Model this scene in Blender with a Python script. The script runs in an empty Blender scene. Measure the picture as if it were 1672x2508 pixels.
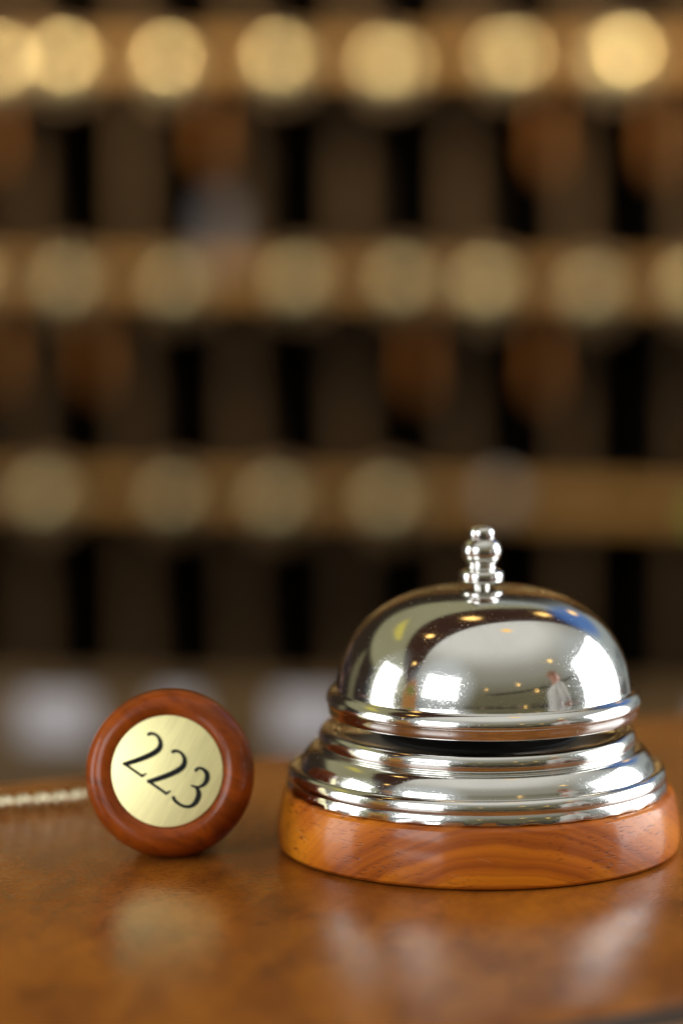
import bpy, bmesh, math, random
from mathutils import Vector, Matrix
random.seed(7)
sc = bpy.context.scene
COL = sc.collection
MM = 0.001
R = math.radians

# ------------------------------------------------------------------ camera
cam_d = bpy.data.cameras.new('camera')
cam = bpy.data.objects.new('camera', cam_d)
COL.objects.link(cam)
cam.location = (-0.03069, -0.71983, 0.16632)
cam.rotation_euler = (R(90 - 7.2), 0, 0)
cam_d.sensor_fit = 'VERTICAL'
cam_d.sensor_height = 36.0
cam_d.lens = 114.83
cam_d.clip_start = 0.02
cam_d.clip_end = 60
cam_d.dof.use_dof = True
cam_d.dof.focus_distance = 0.700
cam_d.dof.aperture_fstop = 4.8
sc.camera = cam

# ------------------------------------------------------------------ view
sc.view_settings.view_transform = 'Standard'
sc.view_settings.look = 'None'
sc.view_settings.exposure = 0.0
sc.view_settings.gamma = 1.0
sc.view_settings.use_curve_mapping = False
sc.render.engine = 'CYCLES'
try:
    sc.cycles.use_denoising = True
    sc.cycles.denoiser = 'OPENIMAGEDENOISE'
except Exception:
    pass
sc.cycles.max_bounces = 10
sc.cycles.glossy_bounces = 8
sc.cycles.sample_clamp_indirect = 12.0


# ------------------------------------------------------------------ node expressions
class X:
    """A tiny wrapper that turns Python arithmetic into Math nodes."""
    def __init__(s, nt, sock):
        s.nt, s.s = nt, sock

    def _m(s, op, *o):
        n = s.nt.nodes.new('ShaderNodeMath')
        n.operation = op
        for i, v in enumerate((s,) + o):
            if isinstance(v, X):
                s.nt.links.new(v.s, n.inputs[i])
            else:
                n.inputs[i].default_value = v
        return X(s.nt, n.outputs[0])

    def __add__(s, o): return s._m('ADD', o)
    def __sub__(s, o): return s._m('SUBTRACT', o)
    def __mul__(s, o): return s._m('MULTIPLY', o)
    def __truediv__(s, o): return s._m('DIVIDE', o)
    def atan2(s, o): return s._m('ARCTAN2', o)
    def asin(s): return s._m('ARCSINE')
    def mx(s, o): return s._m('MAXIMUM', o)
    def inv(s): return s._m('MULTIPLY', -1.0)._m('ADD', 1.0)

    def step(s, a, b):
        """smooth 0..1 as the value goes a -> b"""
        n = s.nt.nodes.new('ShaderNodeMapRange')
        n.interpolation_type = 'SMOOTHSTEP'
        s.nt.links.new(s.s, n.inputs['Value'])
        lo, hi = (a, b) if a < b else (b, a)
        n.inputs['From Min'].default_value = lo
        n.inputs['From Max'].default_value = hi
        n.inputs['To Min'].default_value = 0.0 if a < b else 1.0
        n.inputs['To Max'].default_value = 1.0 if a < b else 0.0
        return X(s.nt, n.outputs[0])


def mixc(nt, fac, a, b, blend='MIX'):
    n = nt.nodes.new('ShaderNodeMix')
    n.data_type = 'RGBA'
    n.blend_type = blend
    for v, k in ((fac, 0), (a, 6), (b, 7)):
        if isinstance(v, X):
            nt.links.new(v.s, n.inputs[k])
        elif isinstance(v, bpy.types.NodeSocket):
            nt.links.new(v, n.inputs[k])
        else:
            n.inputs[k].default_value = v if k == 0 else (*v, 1.0)
    return n.outputs[2]


def noise(nt, vec, scale, detail=4, rough=0.5, dist=0.0, dim='3D'):
    n = nt.nodes.new('ShaderNodeTexNoise')
    n.noise_dimensions = dim
    n.inputs['Scale'].default_value = scale
    n.inputs['Detail'].default_value = detail
    n.inputs['Roughness'].default_value = rough
    n.inputs['Distortion'].default_value = dist
    if vec is not None:
        nt.links.new(vec, n.inputs['W' if dim == '1D' else 'Vector'])
    return X(nt, n.outputs[0])


# ------------------------------------------------------------------ world: the light of the hall around the desk
world = bpy.data.worlds.new('World')
sc.world = world
world.use_nodes = True
wt = world.node_tree
wt.nodes.clear()
wo = wt.nodes.new('ShaderNodeOutputWorld')
wb = wt.nodes.new('ShaderNodeBackground')
wt.links.new(wb.outputs[0], wo.inputs[0])
tc = wt.nodes.new('ShaderNodeTexCoord')
sx = wt.nodes.new('ShaderNodeSeparateXYZ')
wt.links.new(tc.outputs['Generated'], sx.inputs[0])
dx, dy, dz = (X(wt, sx.outputs[i]) for i in range(3))
el = dz.asin() * 57.29578
az = dx.atan2(dy * -1.0) * 57.29578            # 0 = from the desk towards the hall, + = to the right
zz = dz.mx(0.02)
cu, cv = dx / zz, dy / zz                        # where the ray meets a ceiling one unit up
c27, s27 = math.cos(R(34)), math.sin(R(34))
perp = cv * c27 - cu * s27                       # across the beam that runs along the counter
low = (0.085, 0.062, 0.042)
wall = (0.15, 0.135, 0.075)
ceil_near = (0.80, 0.79, 0.73)
ceil_mid = (0.34, 0.33, 0.27)
ceil_far = (0.34, 0.32, 0.19)
beam = (0.050, 0.024, 0.016)
dark = (0.035, 0.024, 0.016)
c = mixc(wt, el.step(-3, 4), low, wall)
c = mixc(wt, el.step(12, 38), c, ceil_mid)
c = mixc(wt, el.step(34, 66), c, ceil_near)
c = mixc(wt, perp.step(0.15, 0.18), c, beam)
c = mixc(wt, perp.step(0.62, 0.68), c, ceil_far)
aa = (az * az)._m('POWER', 0.5)                   # how far round from the hall towards the rack
left = (az * -1.0).step(100.0, 106.0)
right = az.step(126.0, 132.0)
lim = el + (aa - 180.0) * -0.24                  # below this the room behind the desk is dark
c = mixc(wt, left * lim.step(38, 33), c, dark)
c = mixc(wt, right * lim.step(46, 40), c, (0.36, 0.40, 0.38))
c = mixc(wt, aa.step(150, 172) * el.step(36, 31), c, dark)


def blob(az0, el0, da, de, soft=0.4):
    a = (az - az0) / da
    e = (el - el0) / de
    return (a * a + e * e).step(1.0 + soft, 1.0 - soft)


clut = noise(wt, tc.outputs['Generated'], 11.0, 3, 0.6)
c = mixc(wt, clut.step(0.44, 0.56) * el.step(9, 3) * el.step(-20, -12) * 0.85, c, (0.028, 0.022, 0.026))   # tables, chairs, people low in the hall
c = mixc(wt, clut.step(0.40, 0.34) * el.step(9, 3) * el.step(-20, -12) * 0.7, c, (0.42, 0.24, 0.19))
c = mixc(wt, blob(-38, 24, 24, 25, 0.95) * 0.6, c, (0.82, 0.88, 0.92))          # daylight spilling on the wall round the windows
c = mixc(wt, blob(-88, 12, 16, 26, 0.9) * 0.35, c, (0.70, 0.78, 0.74))
c = mixc(wt, blob(104, 18, 32, 28, 0.9) * 0.45, c, (0.72, 0.80, 0.86))
c = mixc(wt, blob(146, 30, 13, 12, 0.8) * 0.9, c, (0.08, 0.20, 0.52))          # blue light beside the right window
c = mixc(wt, blob(-128, 4, 5, 14, 0.6) * 0.8, c, (0.20, 0.18, 0.10))            # a lit doorway at the left
line = (el - 18.0 - (az - 20.0) * 0.06)
c = mixc(wt, (line * line).step(1.3, 0.3) * az.step(-6, 10) * az.step(84, 76), c, (0.05, 0.045, 0.03))
line = (el - 4.0 + (az - 20.0) * 0.08)
c = mixc(wt, (line * line).step(1.0, 0.2) * az.step(-6, 10) * az.step(84, 76), c, (0.05, 0.045, 0.03))
c = mixc(wt, blob(-62, 8, 6, 15, 0.6) * 0.9, c, (0.45, 0.18, 0.03))            # warm, plants and people between the windows
c = mixc(wt, blob(-62, 14, 4, 4, 0.6) * 0.6, c, (0.08, 0.25, 0.05))
c = mixc(wt, blob(-128, 43, 16, 3.0, 0.7) * 0.8, c, (0.85, 0.72, 0.12))        # yellow strip on the far ceiling
for a0, e0, s, k in ((-100, 61.5, 2.2, 4), (-171, 66.9, 3.2, 3), (151, 46.3, 2.6, 3), (154, 27.2, 1.8, 3), (-71, 36.7, 1.4, 3), (26.5, 25.3, 1.2, 3),
                     (41, 17.7, 1.2, 3), (66, 40.4, 1.5, 3), (0, 22, 1.0, 2), (30, 5, 1.0, 2), (110, 78, 2.6, 1.5)):
    f = blob(a0, e0, s / max(0.15, math.cos(R(e0))), s, 0.8)
    c = mixc(wt, f, c, (1.0 * k, 0.60 * k, 0.18 * k))                            # the hall's small downlights
wt.links.new(c, wb.inputs[0])
wb.inputs[1].default_value = 1.0


# ------------------------------------------------------------------ the hall's windows (area lights)
def window_light(name, az0, el0, az1, el1, dist, radiance, color=(1, 1, 1)):
    a, e = R((az0 + az1) / 2), R((el0 + el1) / 2)
    d = Vector((math.sin(a) * math.cos(e), -math.cos(a) * math.cos(e), math.sin(e)))
    w = 2 * dist * math.tan(R(abs(az1 - az0)) / 2)
    h = 2 * dist * math.tan(R(abs(el1 - el0)) / 2)
    L = bpy.data.lights.new(name, 'AREA')
    L.shape = 'RECTANGLE'
    L.size, L.size_y = w, h
    L.energy = radiance * math.pi * w * h
    L.color = color
    o = bpy.data.objects.new(name, L)
    COL.objects.link(o)
    o.location = Vector((0, 0, 0.04)) + d * dist
    # stands upright like a window, facing the desk
    f = Vector((d.x, d.y, 0)).normalized()
    o.rotation_euler = f.to_track_quat('Z', 'Y').to_euler()
    return o


window_light('window_lamp', -98, -7, -77, 28, 2.6, 6.5, (0.95, 0.98, 1.0))
window_light('window_lamp', -50, 11, -24, 33, 2.6, 6.5, (0.95, 0.98, 1.0))
window_light('window_lamp', -49, -4, -22, 2, 2.6, 5.0, (0.95, 0.98, 1.0))
window_light('window_lamp', 84, -3, 126, 34, 2.6, 8.5, (0.93, 0.97, 1.0))
# two unseen warm lights added above the key rack to brighten its upper rows
for lx, ly in ((-0.34, 1.63), (0.23, 1.51)):
    sl = bpy.data.lights.new('rack_fill_light', 'AREA')
    sl.shape = 'DISK'
    sl.size = 0.10
    sl.energy = 5.4
    sl.color = (1.0, 0.84, 0.58)
    so = bpy.data.objects.new('rack_fill_light', sl)
    COL.objects.link(so)
    so.location = (lx, ly - 0.14, 0.455)
    so.rotation_euler = (Vector(so.location) - Vector((lx * 0.8, 1.66, 0.15))).to_track_quat('Z', 'Y').to_euler()


# ------------------------------------------------------------------ material helpers
def new_mat(name):
    m = bpy.data.materials.new(name)
    m.use_nodes = True
    nt = m.node_tree
    return m, nt, nt.nodes['Principled BSDF']


def coords(nt, scale=(1, 1, 1), rot=(0, 0, 0), loc=(0, 0, 0)):
    t = nt.nodes.new('ShaderNodeTexCoord')
    mp = nt.nodes.new('ShaderNodeMapping')
    if any(rot):                                     # turn first, then stretch
        mp.vector_type = 'TEXTURE'
        scale = tuple(1.0 / v for v in scale)
    mp.inputs['Scale'].default_value = scale
    mp.inputs['Rotation'].default_value = rot
    mp.inputs['Location'].default_value = loc
    nt.links.new(t.outputs['Object'], mp.inputs[0])
    return mp.outputs[0]


def bump(nt, h, strength, dist, normal=None):
    b = nt.nodes.new('ShaderNodeBump')
    b.inputs['Strength'].default_value = strength
    b.inputs['Distance'].default_value = dist
    nt.links.new(h.s, b.inputs['Height'])
    if normal is not None:
        nt.links.new(normal, b.inputs['Normal'])
    return b.outputs[0]


def plain(name, col, rough=0.5, metal=0.0, var=0.15, scale=60.0):
    m, nt, p = new_mat(name)
    n = noise(nt, coords(nt), scale, 4)
    a = tuple(v * (1 - var) for v in col)
    b = tuple(min(1, v * (1 + var)) for v in col)
    nt.links.new(mixc(nt, n.step(0.3, 0.7), a, b), p.inputs['Base Color'])
    p.inputs['Roughness'].default_value = rough
    p.inputs['Metallic'].default_value = metal
    return m


def mat_chrome(name, rough=0.055, grain=1.0):
    m, nt, p = new_mat(name)
    co = coords(nt)
    big = noise(nt, co, 70, 3)
    fine = noise(nt, co, 4200, 2, 0.6)
    sp = noise(nt, co, 3000, 1, 0.5)
    nt.links.new(mixc(nt, big.step(0.3, 0.7), (0.74, 0.73, 0.70), (0.66, 0.65, 0.615)), p.inputs['Base Color'])
    p.inputs['Metallic'].default_value = 1.0
    smudge = noise(nt, coords(nt, (45, 45, 30), loc=(3, 5, 8)), 1.0, 4, 0.65).step(0.50, 0.68)
    ro = big.step(0.35, 0.75) * 0.04 + smudge * 0.07 * grain + rough
    nt.links.new(ro.s, p.inputs['Roughness'])
    p.inputs['Coat Weight'].default_value = 0.16
    p.inputs['Coat Roughness'].default_value = 0.22
    p.inputs['Coat IOR'].default_value = 1.6
    dust = noise(nt, coords(nt, (1500, 1500, 1500), loc=(9, 2, 4)), 1.0, 0).step(0.79, 0.84)
    nt.links.new((ro + dust * 0.22 * grain).s, p.inputs['Roughness'])
    pits = sp.step(0.60, 0.70)
    h = fine * 0.35 + pits * -0.7 + big * 2.0
    nt.links.new(bump(nt, h, 0.17 * grain, 0.00003), p.inputs['Normal'])
    return m


def mat_base_wood():
    """lacquered orange hardwood, growth rings arching over the front of the block"""
    m, nt, p = new_mat('lacquered_hardwood')
    t = nt.nodes.new('ShaderNodeTexCoord')
    s = nt.nodes.new('ShaderNodeSeparateXYZ')
    nt.links.new(t.outputs['Object'], s.inputs[0])
    x, y, z = (X(nt, s.outputs[i]) for i in range(3))
    warp = noise(nt, coords(nt, (22, 10, 22)), 1.0, 3)
    w2 = noise(nt, coords(nt, (70, 25, 90), loc=(3, 1, 2)), 1.0, 3)
    xx, z2 = x - 0.004, z + 0.034
    rad = (xx * xx + z2 * z2)._m('POWER', 0.5) + warp * 0.008 + w2 * 0.0018 + y * 0.12
    rings = noise(nt, (rad * 95.0).s, 1.0, 4, 0.55, dim='1D')
    thin = noise(nt, (rad * 1000.0).s, 1.0, 3, 0.6, dim='1D')
    patch = noise(nt, coords(nt, (38, 20, 45), loc=(5, 0, 0)), 1.0, 2)
    light = (0.62, 0.185, 0.010)
    mid = (0.47, 0.118, 0.009)
    darkc = (0.22, 0.046, 0.008)
    c1 = mixc(nt, rings.step(0.34, 0.52), light, mid)
    c1 = mixc(nt, rings.step(0.46, 0.66) * 0.9, c1, darkc)
    c1 = mixc(nt, thin.step(0.45, 0.75) * 0.38, c1, darkc)
    c1 = mixc(nt, patch.step(0.50, 0.72) * 0.55, c1, (0.62, 0.225, 0.010))
    pores = noise(nt, coords(nt, (480, 400, 2600)), 1.0, 2, 0.5)
    dens = noise(nt, coords(nt, (60, 60, 90), loc=(2, 2, 2)), 1.0, 2).step(0.38, 0.62)
    pm = pores.step(0.585, 0.66) * dens
    c1 = mixc(nt, pm * 0.7, c1, (0.10, 0.024, 0.008))
    scr = noise(nt, coords(nt, (90, 90, 2600), rot=(0.2, 0.3, 0.1)), 1.0, 1).step(0.735, 0.76)
    c1 = mixc(nt, scr * 0.22, c1, (0.62, 0.36, 0.18))
    nt.links.new(c1, p.inputs['Base Color'])
    p.inputs['Roughness'].default_value = 0.42
    p.inputs['Coat Weight'].default_value = 0.42
    p.inputs['Specular IOR Level'].default_value = 0.08
    p.inputs['Coat Roughness'].default_value = 0.14
    und = noise(nt, coords(nt, (420, 420, 600)), 1.0, 3)
    h = und * 0.4 + pm * -1.0 + scr * -0.5
    nb = bump(nt, h, 0.35, 0.00008)
    nt.links.new(nb, p.inputs['Normal'])
    nt.links.new(nb, p.inputs['Coat Normal'])
    return m


def mat_fob_wood():
    m, nt, p = new_mat('varnished_red_brown_wood')
    w = noise(nt, coords(nt, (90, 40, 240), rot=(0, R(35), 0)), 1.0, 4, 0.6, 0.6)
    d = noise(nt, coords(nt, (300, 120, 900), rot=(0, R(35), 0)), 1.0, 3)
    b = noise(nt, coords(nt, (60, 60, 60), loc=(4, 4, 1)), 1.0, 3)
    c1 = mixc(nt, w.step(0.3, 0.7), (0.32, 0.060, 0.004), (0.16, 0.029, 0.003))
    c1 = mixc(nt, d.step(0.55, 0.75) * 0.45, c1, (0.07, 0.015, 0.006))
    c1 = mixc(nt, b.step(0.5, 0.75) * 0.5, c1, (0.38, 0.085, 0.008))
    chip = noise(nt, coords(nt, (380, 380, 380), loc=(1, 7, 3)), 1.0, 2).step(0.74, 0.77)
    c1 = mixc(nt, chip * 0.6, c1, (0.55, 0.26, 0.13))
    nt.links.new(c1, p.inputs['Base Color'])
    p.inputs['Roughness'].default_value = 0.38
    p.inputs['Coat Weight'].default_value = 0.34
    p.inputs['Specular IOR Level'].default_value = 0.08
    p.inputs['Coat Roughness'].default_value = 0.13
    und = noise(nt, coords(nt, (260, 260, 260)), 1.0, 3)
    nb = bump(nt, und + chip * -0.4, 0.4, 0.00016)
    nt.links.new(nb, p.inputs['Normal'])
    nt.links.new(nb, p.inputs['Coat Normal'])
    return m


def mat_brass(name, col, rough, metal, brush=1.0):
    m, nt, p = new_mat(name)
    br = noise(nt, coords(nt, (2600, 60, 130), rot=(0, R(28), 0)), 1.0, 3, 0.6)
    bg = noise(nt, coords(nt, (500, 30, 45), rot=(0, R(28), 0), loc=(2, 2, 2)), 1.0, 3)
    k = br * 0.5 + bg * 0.5
    nt.links.new(mixc(nt, k.step(0.36, 0.64), tuple(v * 0.86 for v in col), col), p.inputs['Base Color'])
    p.inputs['Metallic'].default_value = metal
    nt.links.new((k * 0.14 + (rough - 0.07)).s, p.inputs['Roughness'])
    nt.links.new(bump(nt, k, 0.25 * brush, 0.00004), p.inputs['Normal'])
    return m


def mat_desk():
    """burl veneer under worn lacquer, with a leathery fine grain"""
    m, nt, p = new_mat('burl_veneer')
    b1 = noise(nt, coords(nt, (34, 13, 20), rot=(0, 0, R(-22))), 1.0, 3, 0.55, 0.5)
    b2 = noise(nt, coords(nt, (110, 45, 60), rot=(0, 0, R(-36)), loc=(7, 3, 0)), 1.0, 3, 0.55, 0.4)
    b3 = noise(nt, coords(nt, (420, 190, 300), rot=(0, 0, R(-27))), 1.0, 4, 0.6)
    c1 = mixc(nt, b1.step(0.25, 0.75), (0.190, 0.053, 0.008), (0.355, 0.113, 0.012))
    c1 = mixc(nt, b2.step(0.42, 0.85) * 0.5, c1, (0.40, 0.140, 0.014))
    c1 = mixc(nt, b2.step(0.52, 0.18) * 0.55, c1, (0.075, 0.028, 0.009))
    c1 = mixc(nt, b3.step(0.42, 0.80) * 0.28, c1, (0.045, 0.018, 0.007))
    dust = noise(nt, coords(nt, (620, 620, 620)), 1.0, 1).step(0.80, 0.83)
    c1 = mixc(nt, dust * 0.3, c1, (0.55, 0.48, 0.40))
    nt.links.new(c1, p.inputs['Base Color'])
    p.inputs['Specular IOR Level'].default_value = 0.5
    rr = noise(nt, coords(nt, (30, 30, 30), loc=(2, 9, 0)), 1.0, 3)
    nt.links.new((rr * 0.10 + 0.155).s, p.inputs['Roughness'])
    peb = nt.nodes.new('ShaderNodeTexVoronoi')
    peb.feature = 'SMOOTH_F1'
    peb.inputs['Scale'].default_value = 1150
    nt.links.new(coords(nt), peb.inputs['Vector'])
    pe = X(nt, peb.outputs['Distance'])
    fine = noise(nt, coords(nt), 900, 3)
    slow = noise(nt, coords(nt), 90, 2)
    h = pe * 0.5 + fine * 0.6 + slow * 1.0
    nt.links.new(bump(nt, h, 0.6, 0.00022), p.inputs['Normal'])
    return m


def mat_rack(name, a, b, rough=0.45, spec=0.12):
    m, nt, p = new_mat(name)
    w = noise(nt, coords(nt, (60, 8, 6)), 1.0, 4, 0.6, 0.5)
    nt.links.new(mixc(nt, w.step(0.3, 0.7), a, b), p.inputs['Base Color'])
    p.inputs['Roughness'].default_value = rough
    p.inputs['Specular IOR Level'].default_value = spec
    return m


CHROME = mat_chrome('polished_nickel')
CHROME_K = mat_chrome('polished_nickel_button', 0.03, 0.5)
FOBD = plain('dull_brown_wood', (0.085, 0.045, 0.014), 0.6)
LINING = plain('dull_inner_steel', (0.42, 0.40, 0.35), 0.38, 1.0, 0.1)
INNER = plain('blackened_steel', (0.012, 0.011, 0.010), 0.6)
WOODB = mat_base_wood()
FOBW = mat_fob_wood()
BRASS = mat_brass('pale_brushed_brass', (1.0, 0.91, 0.46), 0.44, 0.72)
BRASS2 = mat_brass('polished_brass', (0.61, 0.50, 0.26), 0.40, 1.0)
INK = plain('black_engraving_enamel', (0.012, 0.014, 0.013), 0.65)
INK.node_tree.nodes['Principled BSDF'].inputs['Specular IOR Level'].default_value = 0.15
CORD = plain('gold_silver_chain', (0.80, 0.71, 0.48), 0.28, 1.0, 0.1, 900)
DESK = mat_desk()
RACKD = mat_rack('dark_stained_wood', (0.026, 0.017, 0.011), (0.040, 0.027, 0.017), 0.7)
RACKE = mat_rack('grey_brown_edge_wood', (0.052, 0.031, 0.015), (0.074, 0.044, 0.021), 0.75, 0.04)
RACKR = mat_rack('golden_brown_rail_wood', (0.180, 0.094, 0.026), (0.235, 0.124, 0.034), 0.6, 0.1)
RACKB = mat_rack('brown_counter_wood', (0.050, 0.026, 0.008), (0.075, 0.040, 0.012), 0.55)
TAGW = plain('orange_brown_tag_wood', (0.17, 0.062, 0.012), 0.7)
TAGW.node_tree.nodes['Principled BSDF'].inputs['Specular IOR Level'].default_value = 0.1
PAPER = plain('white_card', (0.50, 0.47, 0.49), 0.7, 0, 0.04)
BLUEP = plain('grey_blue_paper', (0.060, 0.056, 0.066), 0.7, 0, 0.06)
GREENP = plain('green_plastic', (0.10, 0.24, 0.02), 0.4)
STEEL = plain('grey_steel', (0.30, 0.26, 0.22), 0.5, 0.3, 0.1)


# ------------------------------------------------------------------ object helpers
def tag(o, label=None, cat=None, group=None, kind=None):
    if label:
        o['label'] = label
    if cat:
        o['category'] = cat
    if group:
        o['group'] = group
    if kind:
        o['kind'] = kind
    return o


def empty(name, loc=(0, 0, 0), rot=(0, 0, 0)):
    o = bpy.data.objects.new(name, None)
    o.empty_display_size = 0.02
    COL.objects.link(o)
    o.location = loc
    o.rotation_euler = rot
    return o


def mesh_obj(name, bm, mat, parent=None, smooth=True, sharp=40):
    me = bpy.data.meshes.new(name)
    bmesh.ops.recalc_face_normals(bm, faces=bm.faces[:])
    bm.to_mesh(me)
    bm.free()
    me.materials.append(mat)
    if smooth:
        me.polygons.foreach_set('use_smooth', [True] * len(me.polygons))
        try:
            me.set_sharp_from_angle(angle=R(sharp))
        except Exception:
            pass
    o = bpy.data.objects.new(name, me)
    COL.objects.link(o)
    if parent is not None:
        o.parent = parent
    return o


def spline(pts, n=8):
    """Catmull-Rom through points; a point repeated twice makes a corner"""
    out = []
    P = [pts[0]] + list(pts) + [pts[-1]]
    for i in range(1, len(P) - 2):
        p0, p1, p2, p3 = (Vector(v) for v in P[i - 1:i + 3])
        if (p2 - p1).length < 1e-9:
            continue
        for k in range(n):
            t = k / n
            out.append(0.5 * ((2 * p1) + (p2 - p0) * t + (2 * p0 - 5 * p1 + 4 * p2 - p3) * t * t + (3 * p1 - p0 - 3 * p2 + p3) * t ** 3))
    out.append(Vector(pts[-1]))
    return out


def lathe(prof, seg=128, axis='Z', unit=MM):
    """closed solid of revolution from a list of (radius, height)"""
    bm = bmesh.new()
    rings = []
    for p in prof:
        r, h = p[0] * unit, p[1] * unit
        if r < 1e-7:
            rings.append([bm.verts.new((0, 0, h))])
        else:
            rings.append([bm.verts.new((r * math.cos(2 * math.pi * k / seg), r * math.sin(2 * math.pi * k / seg), h)) for k in range(seg)])
    for a, b in zip(rings, rings[1:]):
        for k in range(seg):
            k2 = (k + 1) % seg
            if len(a) == 1 and len(b) == 1:
                continue
            if len(a) == 1:
                bm.faces.new((a[0], b[k], b[k2]))
            elif len(b) == 1:
                bm.faces.new((a[k], b[0], a[k2]))
            else:
                bm.faces.new((a[k], b[k], b[k2], a[k2]))
    if axis == 'Y':                                   # heights run along +Y
        bmesh.ops.transform(bm, matrix=Matrix.Rotation(R(-90), 4, 'X'), verts=bm.verts[:])
    return bm


def box_bm(x0, x1, y0, y1, z0, z1, bev=0.0, seg=2, bm=None):
    b2 = bmesh.new()
    bmesh.ops.create_cube(b2, size=1)
    for v in b2.verts:
        v.co = Vector(((x0 + x1) / 2 + v.co.x * (x1 - x0), (y0 + y1) / 2 + v.co.y * (y1 - y0), (z0 + z1) / 2 + v.co.z * (z1 - z0)))
    if bev:
        bmesh.ops.bevel(b2, geom=b2.edges[:], offset=bev, segments=seg, profile=0.5, affect='EDGES')
    return b2


# ------------------------------------------------------------------ floor and the desk slab
fl = box_bm(-6, 6, -6, 6, -1.10, -1.06)
tag(mesh_obj('floor', fl, plain('dark_floor', (0.06, 0.045, 0.03), 0.5), smooth=False), kind='structure')

desk = empty('reception_desk', (0, 0, 0), (0, 0, R(27.5)))
tag(desk, 'brown burl veneer reception desk under the bell and the numbered key fob', 'desk')
# local x runs along the desk, local y across it
bm = box_bm(-1.3, 1.3, -0.1275, 0.1125, -0.045, 0.0, 0.003, 4)
mesh_obj('desk_top', bm, DESK, desk)
mesh_obj('dark_edge_strip', box_bm(-1.3, 1.3, -0.1345, -0.1277, -0.045, -0.0012, 0.0006, 1), plain('dark_strip_wood', (0.035, 0.016, 0.006), 0.5), desk, smooth=False)  # narrow dark strip along the front edge of the slab
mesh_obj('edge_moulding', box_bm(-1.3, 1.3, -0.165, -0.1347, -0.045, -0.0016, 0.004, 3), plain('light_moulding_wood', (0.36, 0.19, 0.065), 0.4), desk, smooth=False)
bm = box_bm(-1.28, 1.28, -0.105, 0.09, -1.06, -0.046, 0.002, 1)
mesh_obj('desk_front', bm, RACKB, desk)

# ------------------------------------------------------------------ the call bell
bell = empty('call_bell', (0, 0, 0))
tag(bell, 'polished nickel call bell on a round lacquered wooden base', 'bell')

prof = [(0, 0.25), (43.6, 0.25), (44.3, 0.45), (44.75, 1.1)]
prof += [tuple(v) for v in spline([(44.75, 1.1), (45.0, 3.0), (44.95, 5.5), (44.6, 8.5), (44.1, 11.0), (43.6, 12.6)], 6)]
prof += [(43.2, 13.1), (42.4, 13.38), (0, 13.38)]
b = mesh_obj('wooden_base', lathe(prof, 192), WOODB, bell)

rng = random.Random(3)
prof = [(0, 13.45), (41.9, 13.45), (42.35, 13.5), (42.6, 13.8), (42.55, 14.8), (42.2, 15.65)]
prof += [tuple(v) for v in spline([(42.12, 15.8), (42.3, 16.5), (42.25, 17.3), (41.9, 18.2), (41.2, 18.75), (40.3, 18.85), (39.75, 18.7)], 6)]
prof += [tuple(v) for v in spline([(39.75, 18.7), (39.6, 19.1), (39.3, 19.9), (38.6, 21.2), (37.5, 22.5), (36.4, 23.15), (35.7, 23.25), (35.0, 23.0)], 6)]
prof += [tuple(v) for v in spline([(35.0, 23.3), (35.3, 23.8), (35.45, 24.8), (35.3, 25.9), (34.8, 26.8), (34.0, 27.2), (33.2, 27.0)], 6)]
prof += [tuple(v) for v in spline([(33.2, 27.0), (32.4, 26.5), (30.5, 26.05), (26.5, 25.7), (23.0, 25.55)], 4)]
prof += [(20, 25.5), (0, 25.5)]
bm = lathe(prof, 192)
for v in bm.verts:                                    # the crimped lower edge is not quite even
    if v.co.z < 0.0139 and v.co.xy.length > 0.04:
        a = math.atan2(v.co.y, v.co.x)
        v.co.z += 0.00010 * math.sin(a * 23 + 1) + 0.00008 * math.sin(a * 41) + 0.00006 * rng.random()
        v.co.xy *= 1 + 0.0012 * math.sin(a * 31 + 2)
b = mesh_obj('metal_base', bm, CHROME, bell)
b.location = (-0.0004, 0, 0)

# the post and the black works under the dome
mesh_obj('striker_post', lathe([(0, 25.3), (22.0, 25.3), (22.2, 25.6), (21.9, 25.95), (10, 26.0), (9, 27.2), (8, 28.2), (5, 28.6), (5, 30), (5, 56), (0, 56)], 64), INNER, bell)

# dome: outside profile, bead and turned lip, then back up inside
outer = []
for k in range(41):
    t = k / 40 * math.pi / 2
    outer.append((32.15 * math.cos(t) ** (2 / 2.8) + 0.75 * (1 - math.sin(t)) ** 3, 36.3 + 22.4 * math.sin(t)))
outer.reverse()                                       # from the top down
outer[0] = (0, outer[0][1])
out_l = spline([(32.98, 36.0), (33.85, 35.6), (34.65, 34.85), (35.08, 33.9), (35.12, 33.1), (34.9, 32.6)], 6)
strip = [(34.84, 32.45), (34.75, 31.6), (34.62, 30.62), (34.45, 30.38), (33.9, 30.35)]
prof = outer[:-1] + [(32.92, 36.15)] + [tuple(v) for v in out_l] + strip
dome = mesh_obj('dome', lathe(prof, 256), CHROME, bell, sharp=35)
dome.location = (0.001, 0, 0)
inner = [(33.75, 30.45), (33.8, 33.5), (32.0, 35.2)] + [(max(0.0, r - 0.9), z - 0.9) for r, z in reversed(outer[1:-1])] + [(0, outer[0][1] - 0.9)]
ins = mesh_obj('dome_lining', lathe(inner, 96), LINING, dome)

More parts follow.
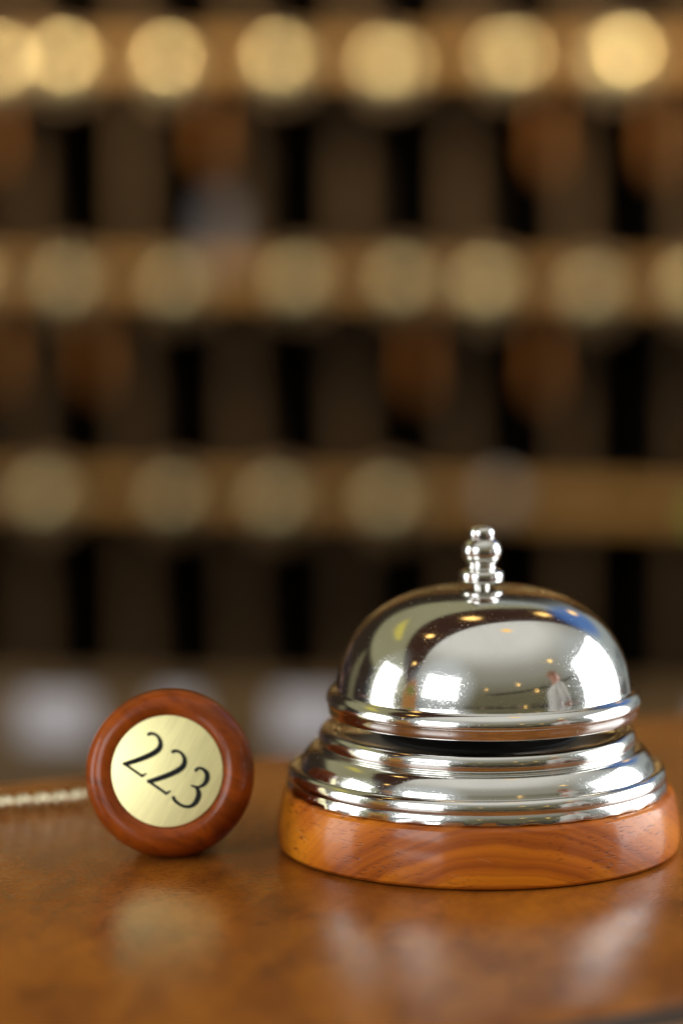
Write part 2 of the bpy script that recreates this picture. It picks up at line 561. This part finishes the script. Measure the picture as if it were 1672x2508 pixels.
kn = [(0, 55.5), (1.75, 55.5), (1.75, 59.7)]
kn += [(4.4, 59.72), (4.85, 59.95), (4.98, 60.5), (4.95, 61.7), (4.7, 62.25), (4.1, 62.55)]
kn += [tuple(v) for v in spline([(4.1, 62.55), (3.35, 62.9), (3.2, 63.5), (3.6, 64.3), (4.25, 65.4), (4.5, 66.6), (4.3, 67.8), (3.7, 68.8), (3.0, 69.3)], 6)]
kn += [(2.8, 69.4), (2.85, 69.8)]
kn += [tuple(v) for v in spline([(2.85, 69.8), (2.85, 70.8), (2.6, 71.6), (1.9, 72.15), (1.0, 72.4), (0.02, 72.45)], 5)]
kn += [(0, 72.45)]
k = mesh_obj('button', lathe(kn, 96), CHROME_K, bell, sharp=50)
k.location = (0.0004, 0, 0)

# ------------------------------------------------------------------ the numbered key fob in front
FOBPROF = [(0, 0.35), (12.25, 0.35), (12.4, 0.0)]
FOBPROF += [tuple(v) for v in spline([(12.4, 0.0), (13.1, -0.35), (14.3, -0.55), (15.7, -0.2), (16.9, 0.8), (17.8, 2.6), (18.25, 5.0), (18.3, 7.0), (17.8, 11.0),
                                      (16.2, 16.5), (13.8, 22), (11.0, 28), (8.4, 34), (6.4, 40), (5.2, 45), (4.6, 47)], 6)]
FOBPROF += [(4.0, 47.6), (0, 47.6)]


def make_fob(name, wood):
    """lathe axis along +Y, the face with its disc looks to -Y, origin in the middle of the face"""
    root = empty(name)
    mesh_obj('wooden_body', lathe(FOBPROF, 128, 'Y'), wood, root)
    return root


fob = make_fob('key_fob', FOBW)
tag(fob, 'reddish wooden key fob numbered 223 lying on the desk beside the bell', 'key fob')
dp = [(0, -0.12), (11.7, -0.12), (12.05, -0.02), (12.15, 0.3), (0, 0.34)]
disc = mesh_obj('brass_plate', lathe(dp, 128, 'Y'), BRASS, fob)
TILT, YAW = 16.0, -3.0
fob.rotation_euler = (R(-TILT), 0, R(YAW))
fob.location = (-0.0690, -0.0140, 0.0197)
fob.scale = (1.02, 1.02, 1.02)


def stroke(bm, pts, n=7, depth=0.10, y=-0.12):
    """a pen stroke of changing width, points (along, up, width) in text units, as a thin raised ribbon"""
    sp = spline([Vector(p) for p in pts], n)
    q = [sp[0]]
    for p in sp[1:]:
        if (p.xy - q[-1].xy).length > 0.8:
            q.append(p)
    top, bot = [], []
    S = 0.02512 * 0.985
    ca, sa = math.cos(R(34)), math.sin(R(34))

    def place(u, v, yy):
        u, v = u - 345.9, v - 167.1
        return Vector((S * (u * ca + v * sa), yy, S * (-u * sa + v * ca))) * MM

    for i, p in enumerate(q):
        a = q[max(0, i - 1)]
        b = q[min(len(q) - 1, i + 1)]
        d = Vector((b.x - a.x, b.y - a.y)).normalized()
        nn = Vector((-d.y, d.x)) * p.z * 0.65
        top.append((place(p.x + nn.x, p.y + nn.y, y - depth), place(p.x - nn.x, p.y - nn.y, y - depth)))
        bot.append((place(p.x + nn.x, p.y + nn.y, y + 0.05), place(p.x - nn.x, p.y - nn.y, y + 0.05)))
    tv = [(bm.verts.new(a), bm.verts.new(b)) for a, b in top]
    bv = [(bm.verts.new(a), bm.verts.new(b)) for a, b in bot]
    for i in range(len(tv) - 1):
        bm.faces.new((tv[i][0], tv[i + 1][0], tv[i + 1][1], tv[i][1]))
        bm.faces.new((bv[i][0], bv[i][1], bv[i + 1][1], bv[i + 1][0]))
        bm.faces.new((tv[i][0], bv[i][0], bv[i + 1][0], tv[i + 1][0]))
        bm.faces.new((tv[i][1], tv[i + 1][1], bv[i + 1][1], bv[i][1]))
    bm.faces.new((tv[0][0], tv[0][1], bv[0][1], bv[0][0]))
    bm.faces.new((tv[-1][0], bv[-1][0], bv[-1][1], tv[-1][1]))
    # rounded pen ends
    for p in (q[0], q[-1]):
        r = p.z * 0.65
        ring_t = [bm.verts.new(place(p.x + r * math.cos(t), p.y + r * math.sin(t), y - depth - 0.004)) for t in [k * math.pi / 8 for k in range(16)]]
        bm.faces.new(ring_t)


def two(bm, o):
    ox, oy = o
    stroke(bm, [(28 + ox, 337 + oy, 23), (36 + ox, 350 + oy, 22), (62 + ox, 366 + oy, 19), (103 + ox, 368 + oy, 20), (148 + ox, 345 + oy, 27), (174 + ox, 300 + oy, 36),
                (166 + ox, 245 + oy, 38), (128 + ox, 172 + oy, 36), (68 + ox, 84 + oy, 34), (8 + ox, 8 + oy, 28)])
    stroke(bm, [(-4 + ox, 6 + oy, 18), (60 + ox, 7 + oy, 18), (130 + ox, 7 + oy, 18), (192 + ox, 7 + oy, 19)], 3, 0.095)
    stroke(bm, [(186 + ox, 4 + oy, 18), (197 + ox, 20 + oy, 17), (206 + ox, 42 + oy, 12)], 4, 0.09)


for o in ((0, 0), (262, -4)):
    bm = bmesh.new()
    two(bm, o)
    mesh_obj('numeral', bm, INK, disc, smooth=False)
bm = bmesh.new()
T = lambda x, y, w: ((x - 375) * .829 + (y - 750) * .559, (x - 375) * .559 - (y - 750) * .829, w)
stroke(bm, [T(1008, 795, 23), T(1018, 783, 20), T(1040, 776, 18), T(1075, 789, 22), T(1104, 823, 32), T(1106, 872, 34), T(1083, 915, 27), T(1048, 938, 19), T(1012, 941, 17), T(975, 930, 14)])
stroke(bm, [T(1005, 938, 16), T(1028, 968, 27), T(1036, 1012, 36), T(1016, 1068, 35), T(978, 1104, 26), T(938, 1114, 21), T(888, 1102, 20), T(842, 1072, 21), T(818, 1043, 23), T(818, 1034, 22)], 7, 0.095)
mesh_obj('numeral', bm, INK, disc, smooth=False)

# chain: from the tail of the fob to the left along the desk
path = [(-0.0660, 0.0320, 0.0066), (-0.0735, 0.0395, 0.0056), (-0.0845, 0.0415, 0.0040), (-0.0935, 0.0400, 0.0022), (-0.1020, 0.0362, 0.0022), (-0.1110, 0.0325, 0.0022),
        (-0.1200, 0.0270, 0.0022), (-0.1290, 0.0190, 0.0022), (-0.1370, 0.0080, 0.0022), (-0.1420, -0.0060, 0.0022)]
sp = spline(path, 60)
bm = bmesh.new()
# beads at an even pitch, joined by a thin wire
L, last, beads = 0.0, sp[0], []
acc = 0.0
for p in sp[1:]:
    acc += (p - last).length
    if acc >= 0.0044:
        beads.append((p.copy(), (p - last).normalized()))
        acc = 0.0
    last = p
for i, (p, d) in enumerate(beads):
    q = d.to_track_quat('Z', 'Y').to_matrix().to_4x4()
    s = 0.00185 if i > 1 else 0.0024
    bmesh.ops.create_icosphere(bm, subdivisions=3, radius=s, matrix=Matrix.Translation(p + Vector((0, 0, 0.0001))) @ q @ Matrix.Scale(1.05, 4, (0, 0, 1)))
for (p, d), (p2, d2) in zip(beads, beads[1:]):
    q = (p2 - p).to_track_quat('Z', 'Y').to_matrix().to_4x4()
    bmesh.ops.create_cone(bm, segments=10, radius1=0.0005, radius2=0.0005, depth=(p2 - p).length, matrix=Matrix.Translation((p + p2) / 2) @ q)
ch = mesh_obj('chain', bm, CORD, fob)
ch.matrix_parent_inverse = (Matrix.Translation(fob.location) @ fob.rotation_euler.to_matrix().to_4x4() @ Matrix.Diagonal((1.02, 1.02, 1.02, 1))).inverted()

# ------------------------------------------------------------------ key rack behind
RACK_YAW = -12.0
rack = empty('key_rack', (0, 1.66, 0), (0, 0, R(RACK_YAW)))
tag(rack, 'dark wooden key rack of pigeonholes with golden rails standing behind the desk', 'key rack')
PX, X0 = 0.082, -0.026
cols = range(-8, 9)
xa, xb = X0 + (-8.0) * PX, X0 + 8.0 * PX
ROWS = [0.360, 0.197, 0.036, -0.124, -0.287]
zb, zt = -0.345, 0.60
mesh_obj('back_panel', box_bm(xa - 0.02, xb + 0.02, 0.20, 0.215, zb, zt), RACKD, rack, smooth=False)
for s in (xa - 0.03, xb + 0.01):
    mesh_obj('side_panel', box_bm(s, s + 0.02, -0.01, 0.215, zb, zt, 0.002, 1), RACKR, rack, smooth=False)
mesh_obj('top_panel', box_bm(xa - 0.03, xb + 0.03, -0.015, 0.22, zt + 0.001, zt + 0.03, 0.003, 1), RACKR, rack, smooth=False)
for i in cols:
    x = X0 + i * PX
    d = mesh_obj('divider', box_bm(x - 0.005, x + 0.005, 0.004, 0.199, zb, zt - 0.001), RACKD, rack, smooth=False)
    mesh_obj('edge_strip', box_bm(x - 0.0055, x + 0.0055, -0.001, 0.0035, zb, zt - 0.001, 0.001, 1), RACKE, d, smooth=False)
for z in ROWS + [0.522]:
    s = mesh_obj('shelf', box_bm(xa - 0.009, xb + 0.009, -0.0025, 0.198, z - 0.0045, z + 0.0045), RACKD, rack, smooth=False)
    mesh_obj('front_rail', box_bm(xa - 0.009, xb + 0.009, -0.010, -0.003, z - 0.009, z + 0.009, 0.002, 2), RACKR, s, smooth=False)

# the back counter that carries the rack
ct = empty('back_counter', (0, 1.66, -1.06), (0, 0, R(RACK_YAW)))
tag(ct, 'brown wooden back counter carrying the key rack', 'counter')
mesh_obj('counter_top', box_bm(-0.85, 0.85, -0.22, 0.25, 0.6905, 0.714, 0.004, 2), RACKB, ct, smooth=False)
mesh_obj('counter_front', box_bm(-0.83, 0.83, -0.19, 0.23, 0.0, 0.690, 0.002, 1), RACKB, ct, smooth=False)

RM = Matrix.Translation((0, 1.66, 0)) @ Matrix.Rotation(R(RACK_YAW), 4, 'Z')


def in_rack(o, x, y, z, rz=0.0, rx=0.0):
    o.location = RM @ Vector((x, y, z))
    o.rotation_euler = (rx, 0, R(RACK_YAW) + rz)


proto = make_fob('hanging_key_fob', FOBD)
mesh_obj('brass_plate', lathe([(20.0 * math.sin(k * R(4.1)), 4.0 - 20.0 * (math.cos(k * R(4.1)) - math.cos(9 * R(4.1))) - 3.7) for k in range(10)] + [(12.0, 0.34), (0, 0.34)], 48, 'Y'), BRASS2, proto)


def copy_thing(o):
    c2 = o.copy()
    COL.objects.link(c2)
    for ch2 in o.children:
        d2 = ch2.copy()
        COL.objects.link(d2)
        d2.parent = c2
    return c2


rowname = {0: 'top', 1: 'second', 2: 'third'}
fobs = {3: [-0.391, -0.309, -0.231, -0.146, -0.069, 0.012, 0.092, 0.178, 0.259],
        0: [-0.3985, -0.335, -0.281, -0.2290, -0.152, -0.069, 0.009, 0.094, 0.175, 0.262],
        1: [-0.392, -0.305, -0.232, -0.146, -0.058, 0.022, 0.080, 0.160, 0.231, 0.318],
        2: [-0.402, -0.322, -0.2506, -0.1506, -0.0718, 0.0092]}
first = True
rg = random.Random(11)
for row, xs in fobs.items():
    z = (0.189, 0.029, -0.131, 0.352)[row]
    for x in xs:
        o = proto if first else copy_thing(proto)
        first = False
        in_rack(o, x + rg.uniform(-.002, .002), -0.030, z + rg.uniform(-.003, .003), rg.uniform(-.10, .10), rg.uniform(.10, .20) if row in (1, 2) else rg.uniform(-.04, .06))
        k3 = rg.uniform(1.16, 1.30)
        o.scale = (k3, k3, k3)
        tag(o, 'blurred wooden key fob with a brass face on a rail of the key rack', 'key fob', 'key fobs on the rails of the key rack')

# turned wooden tags hanging under the rails
tp = [(r * 0.62, z * 1.25) for r, z in [(0, 0), (5, 0.6), (8.5, 4), (9.5, 9), (8.6, 16), (6.2, 25), (4.2, 33), (3.2, 38), (3.4, 40), (2.0, 41.5), (0.8, 42), (0.8, 56), (0, 56)]]
tproto = None
for row, xs in ((0, (-0.287, -0.1237, 0.1218, 0.2008)), (1, (-0.2862, -0.2123, 0.0295, 0.1199))):
    for x in xs:
        if tproto is None:
            tproto = mesh_obj('wooden_tag', lathe(tp, 48), TAGW)
            o = tproto
        else:
            o = tproto.copy()
            COL.objects.link(o)
        in_rack(o, x, -0.022, (0.116, -0.046)[row])
        tag(o, 'orange brown turned wooden tag hanging under a rail of the key rack', 'key tag', 'wooden tags hanging under the rails')

# the staff's lower work table between desk and rack, with white cards on it
wtb = empty('work_table', (0, 0.50, -1.06), (0, 0, R(-5)))
tag(wtb, 'low brown work table behind the reception desk with white cards on it', 'table')
mesh_obj('table_top', box_bm(-1.2, 1.2, -0.27, 0.43, 0.905, 0.930, 0.003, 2), RACKB, wtb, smooth=False)
for lx in (-1.1, 1.1):
    for ly in (-0.2, 0.36):
        mesh_obj('leg', box_bm(lx - 0.03, lx + 0.03, ly - 0.03, ly + 0.03, 0.0, 0.904, 0.003, 1), RACKB, wtb, smooth=False)
for x, y, w, h, lab in ((-0.163, 0.78, 0.034, 0.021, 'white folded card on the work table, left of the key fob'),
                        (-0.108, 0.80, 0.020, 0.017, 'white folded card on the work table, mostly hidden behind the key fob'),
                        (-0.045, 0.78, 0.034, 0.021, 'white folded card on the work table, between key fob and bell'),
                        (0.145, 0.76, 0.020, 0.022, 'white folded card on the work table, right of the bell')):
    bm = bmesh.new()
    t, d = 0.0005, 0.006
    pts = [(-d, 0), (0, h), (d, 0), (d - 2 * t, 0), (0, h - 3 * t), (-d + 2 * t, 0)]
    va = [bm.verts.new((-w / 2, p[0], p[1])) for p in pts]
    vb = [bm.verts.new((w / 2, p[0], p[1])) for p in pts]
    for i in range(6):
        bm.faces.new((va[i], va[(i + 1) % 6], vb[(i + 1) % 6], vb[i]))
    for v in (va, vb):
        bm.faces.new((v[0], v[1], v[4], v[5]))
        bm.faces.new((v[1], v[2], v[3], v[4]))
    o = mesh_obj('folded_card', bm, PAPER, smooth=False)
    o.location = (x, y, -0.1299)
    o.rotation_euler = (0, 0, R(-5))
    tag(o, lab, 'card')

o = mesh_obj('paper_slip', box_bm(-0.012, 0.012, -0.0005, 0.0005, -0.045, 0.005), BLUEP, smooth=False)
in_rack(o, -0.122, 0.012, 0.087, rx=R(-6))
tag(o, 'grey blue paper slip in a pigeonhole below the upper row of fobs', 'paper slip')
o = mesh_obj('steel_key_head', lathe([(0, 0), (4, 0.1), (9, 0.4), (10, 1.0), (9, 1.6), (0, 2.2)], 48, 'Y'), STEEL)
in_rack(o, 0.089, -0.016, -0.1185)
tag(o, 'pale grey steel key head on the lower rail just above the bell button', 'key')
o = mesh_obj('green_tag', lathe([(0, 0), (9, 0.2), (10, 1), (10, 3), (9, 3.8), (0, 4)], 48, 'Y'), GREENP)
in_rack(o, 0.243, -0.018, -0.1289)
tag(o, 'green plastic tag at the end of the lower rail near the photo edge', 'tag')

# ------------------------------------------------------------------ the guest at the desk, seen only as a reflection in the bell
SKIN = plain('skin', (0.62, 0.30, 0.21), 0.5, 0, 0.06)
SHIRT = plain('white_shirt_cloth', (0.80, 0.78, 0.76), 0.8, 0, 0.04)
TROUSER = plain('dark_trouser_cloth', (0.03, 0.03, 0.04), 0.8)
HAIR = plain('brown_hair', (0.42, 0.20, 0.11), 0.6)


def skin_mesh(name, pts, edges, mat, parent, levels=2, root=0):
    me = bpy.data.meshes.new(name)
    me.from_pydata([p[:3] for p in pts], edges, [])
    o = bpy.data.objects.new(name, me)
    COL.objects.link(o)
    me.materials.append(mat)
    o.modifiers.new('skin', 'SKIN').use_smooth_shade = True
    sub = o.modifiers.new('smooth', 'SUBSURF')
    sub.levels = sub.render_levels = levels
    for i, v in enumerate(me.skin_vertices[0].data):
        r = pts[i][3]
        v.radius = (r, pts[i][4] if len(pts[i]) > 4 else r)
        v.use_root = (i == root)
    o.parent = parent
    return o


guest = empty('person', (0.86, -0.64, -1.06), (0, 0, R(-63)))      # local +Y looks at the bell
tag(guest, 'person in a white shirt leaning at the desk, mirrored in the bell', 'person')
B = [(0, 0, 0.95, .15, .11), (0, 0.01, 1.08, .14, .10), (0, 0.03, 1.24, .15, .11), (0, 0.05, 1.38, .14, .095), (0, 0.07, 1.46, .06), (0, 0.10, 1.53, .05),
     (0, 0.12, 1.60, .080, .095), (0, 0.125, 1.68, .082, .098), (0, 0.12, 1.735, .06, .07)]
E = [(i, i + 1) for i in range(8)]
for sgn in (-1, 1):
    k = len(B)
    B += [(sgn * .17, 0.05, 1.40, .058), (sgn * .22, 0.06, 1.24, .048), (sgn * .23, 0.12, 1.10, .042), (sgn * .17, 0.27, 1.075, .034), (sgn * .12, 0.36, 1.07, .027), (sgn * .10, 0.41, 1.07, .034, .016), (sgn * .09, 0.45, 1.075, .036, .013)]
    E += [(3, k)] + [(k + j, k + j + 1) for j in range(6)]
    for fx, fl2 in ((-.030, .070), (-.010, .080), (.010, .076), (.029, .060)):
        m = len(B)
        B += [(sgn * .09 + fx, 0.475, 1.075, .0085), (sgn * .09 + fx * 1.1, 0.475 + fl2 * .5, 1.078, .008), (sgn * .09 + fx * 1.1, 0.475 + fl2, 1.066, .007)]
        E += [(k + 6, m), (m, m + 1), (m + 1, m + 2)]
    m = len(B)
    B += [(sgn * .09 - sgn * .045, 0.43, 1.072, .0095), (sgn * .09 - sgn * .062, 0.465, 1.070, .008)]
    E += [(k + 5, m), (m, m + 1)]
    k = len(B)
    B += [(sgn * .10, 0, 0.88, .085), (sgn * .11, 0.01, 0.50, .058), (sgn * .11, -0.02, 0.10, .040), (sgn * .115, 0.03, 0.045, .040), (sgn * .12, 0.14, 0.032, .036, .028)]
    E += [(0, k)] + [(k + j, k + j + 1) for j in range(4)]
body = skin_mesh('body', B, E, SKIN, guest)
S2 = [(0, 0, 0.96, .165, .125), (0, 0.01, 1.08, .155, .115), (0, 0.03, 1.24, .168, .125), (0, 0.05, 1.385, .155, .108), (0, 0.062, 1.43, .085)]
E2 = [(i, i + 1) for i in range(4)]
for sgn in (-1, 1):
    k = len(S2)
    S2 += [(sgn * .175, 0.05, 1.40, .075), (sgn * .22, 0.06, 1.24, .066), (sgn * .228, 0.10, 1.14, .062)]
    E2 += [(3, k), (k, k + 1), (k + 1, k + 2)]
skin_mesh('shirt', S2, E2, SHIRT, guest)
S3 = [(0, 0, 0.97, .160, .120), (0, 0, 0.93, .160, .120)]
E3 = [(0, 1)]
for sgn in (-1, 1):
    k = len(S3)
    S3 += [(sgn * .10, 0, 0.84, .100), (sgn * .11, 0.01, 0.50, .075), (sgn * .11, -0.01, 0.08, .062)]
    E3 += [(1, k), (k, k + 1), (k + 1, k + 2)]
skin_mesh('trousers', S3, E3, TROUSER, guest)
bm = bmesh.new()
bmesh.ops.create_uvsphere(bm, u_segments=32, v_segments=20, radius=1)
for v in list(bm.verts):
    v.co = Vector((v.co.x * .093, v.co.y * .108, v.co.z * .098))
bmesh.ops.delete(bm, geom=[v for v in bm.verts if v.co.y > 0.02 and v.co.z < 0.060 or v.co.z < -0.035], context='VERTS')
h = mesh_obj('hair', bm, HAIR, guest)
h.location = (0, 0.112, 1.685)
for sgn in (-1, 1):
    bm = bmesh.new()
    bmesh.ops.create_uvsphere(bm, u_segments=12, v_segments=8, radius=0.011, matrix=Matrix.Translation((sgn * .031, 0.212, 1.655)))
    mesh_obj('eye', bm, INK, guest)
bm = bmesh.new()
bmesh.ops.create_cone(bm, segments=12, radius1=0.016, radius2=0.006, depth=0.05, matrix=Matrix.Translation((0, 0.225, 1.63)) @ Matrix.Rotation(R(-18), 4, 'X'))
mesh_obj('nose', bm, SKIN, guest)
bm = bmesh.new()
bmesh.ops.create_uvsphere(bm, u_segments=12, v_segments=8, radius=0.022, matrix=Matrix.Translation((0, 0.205, 1.585)) @ Matrix.Diagonal((1, .5, .28, 1)))
mesh_obj('mouth', bm, plain('lips', (0.42, 0.14, 0.11), 0.45), guest)
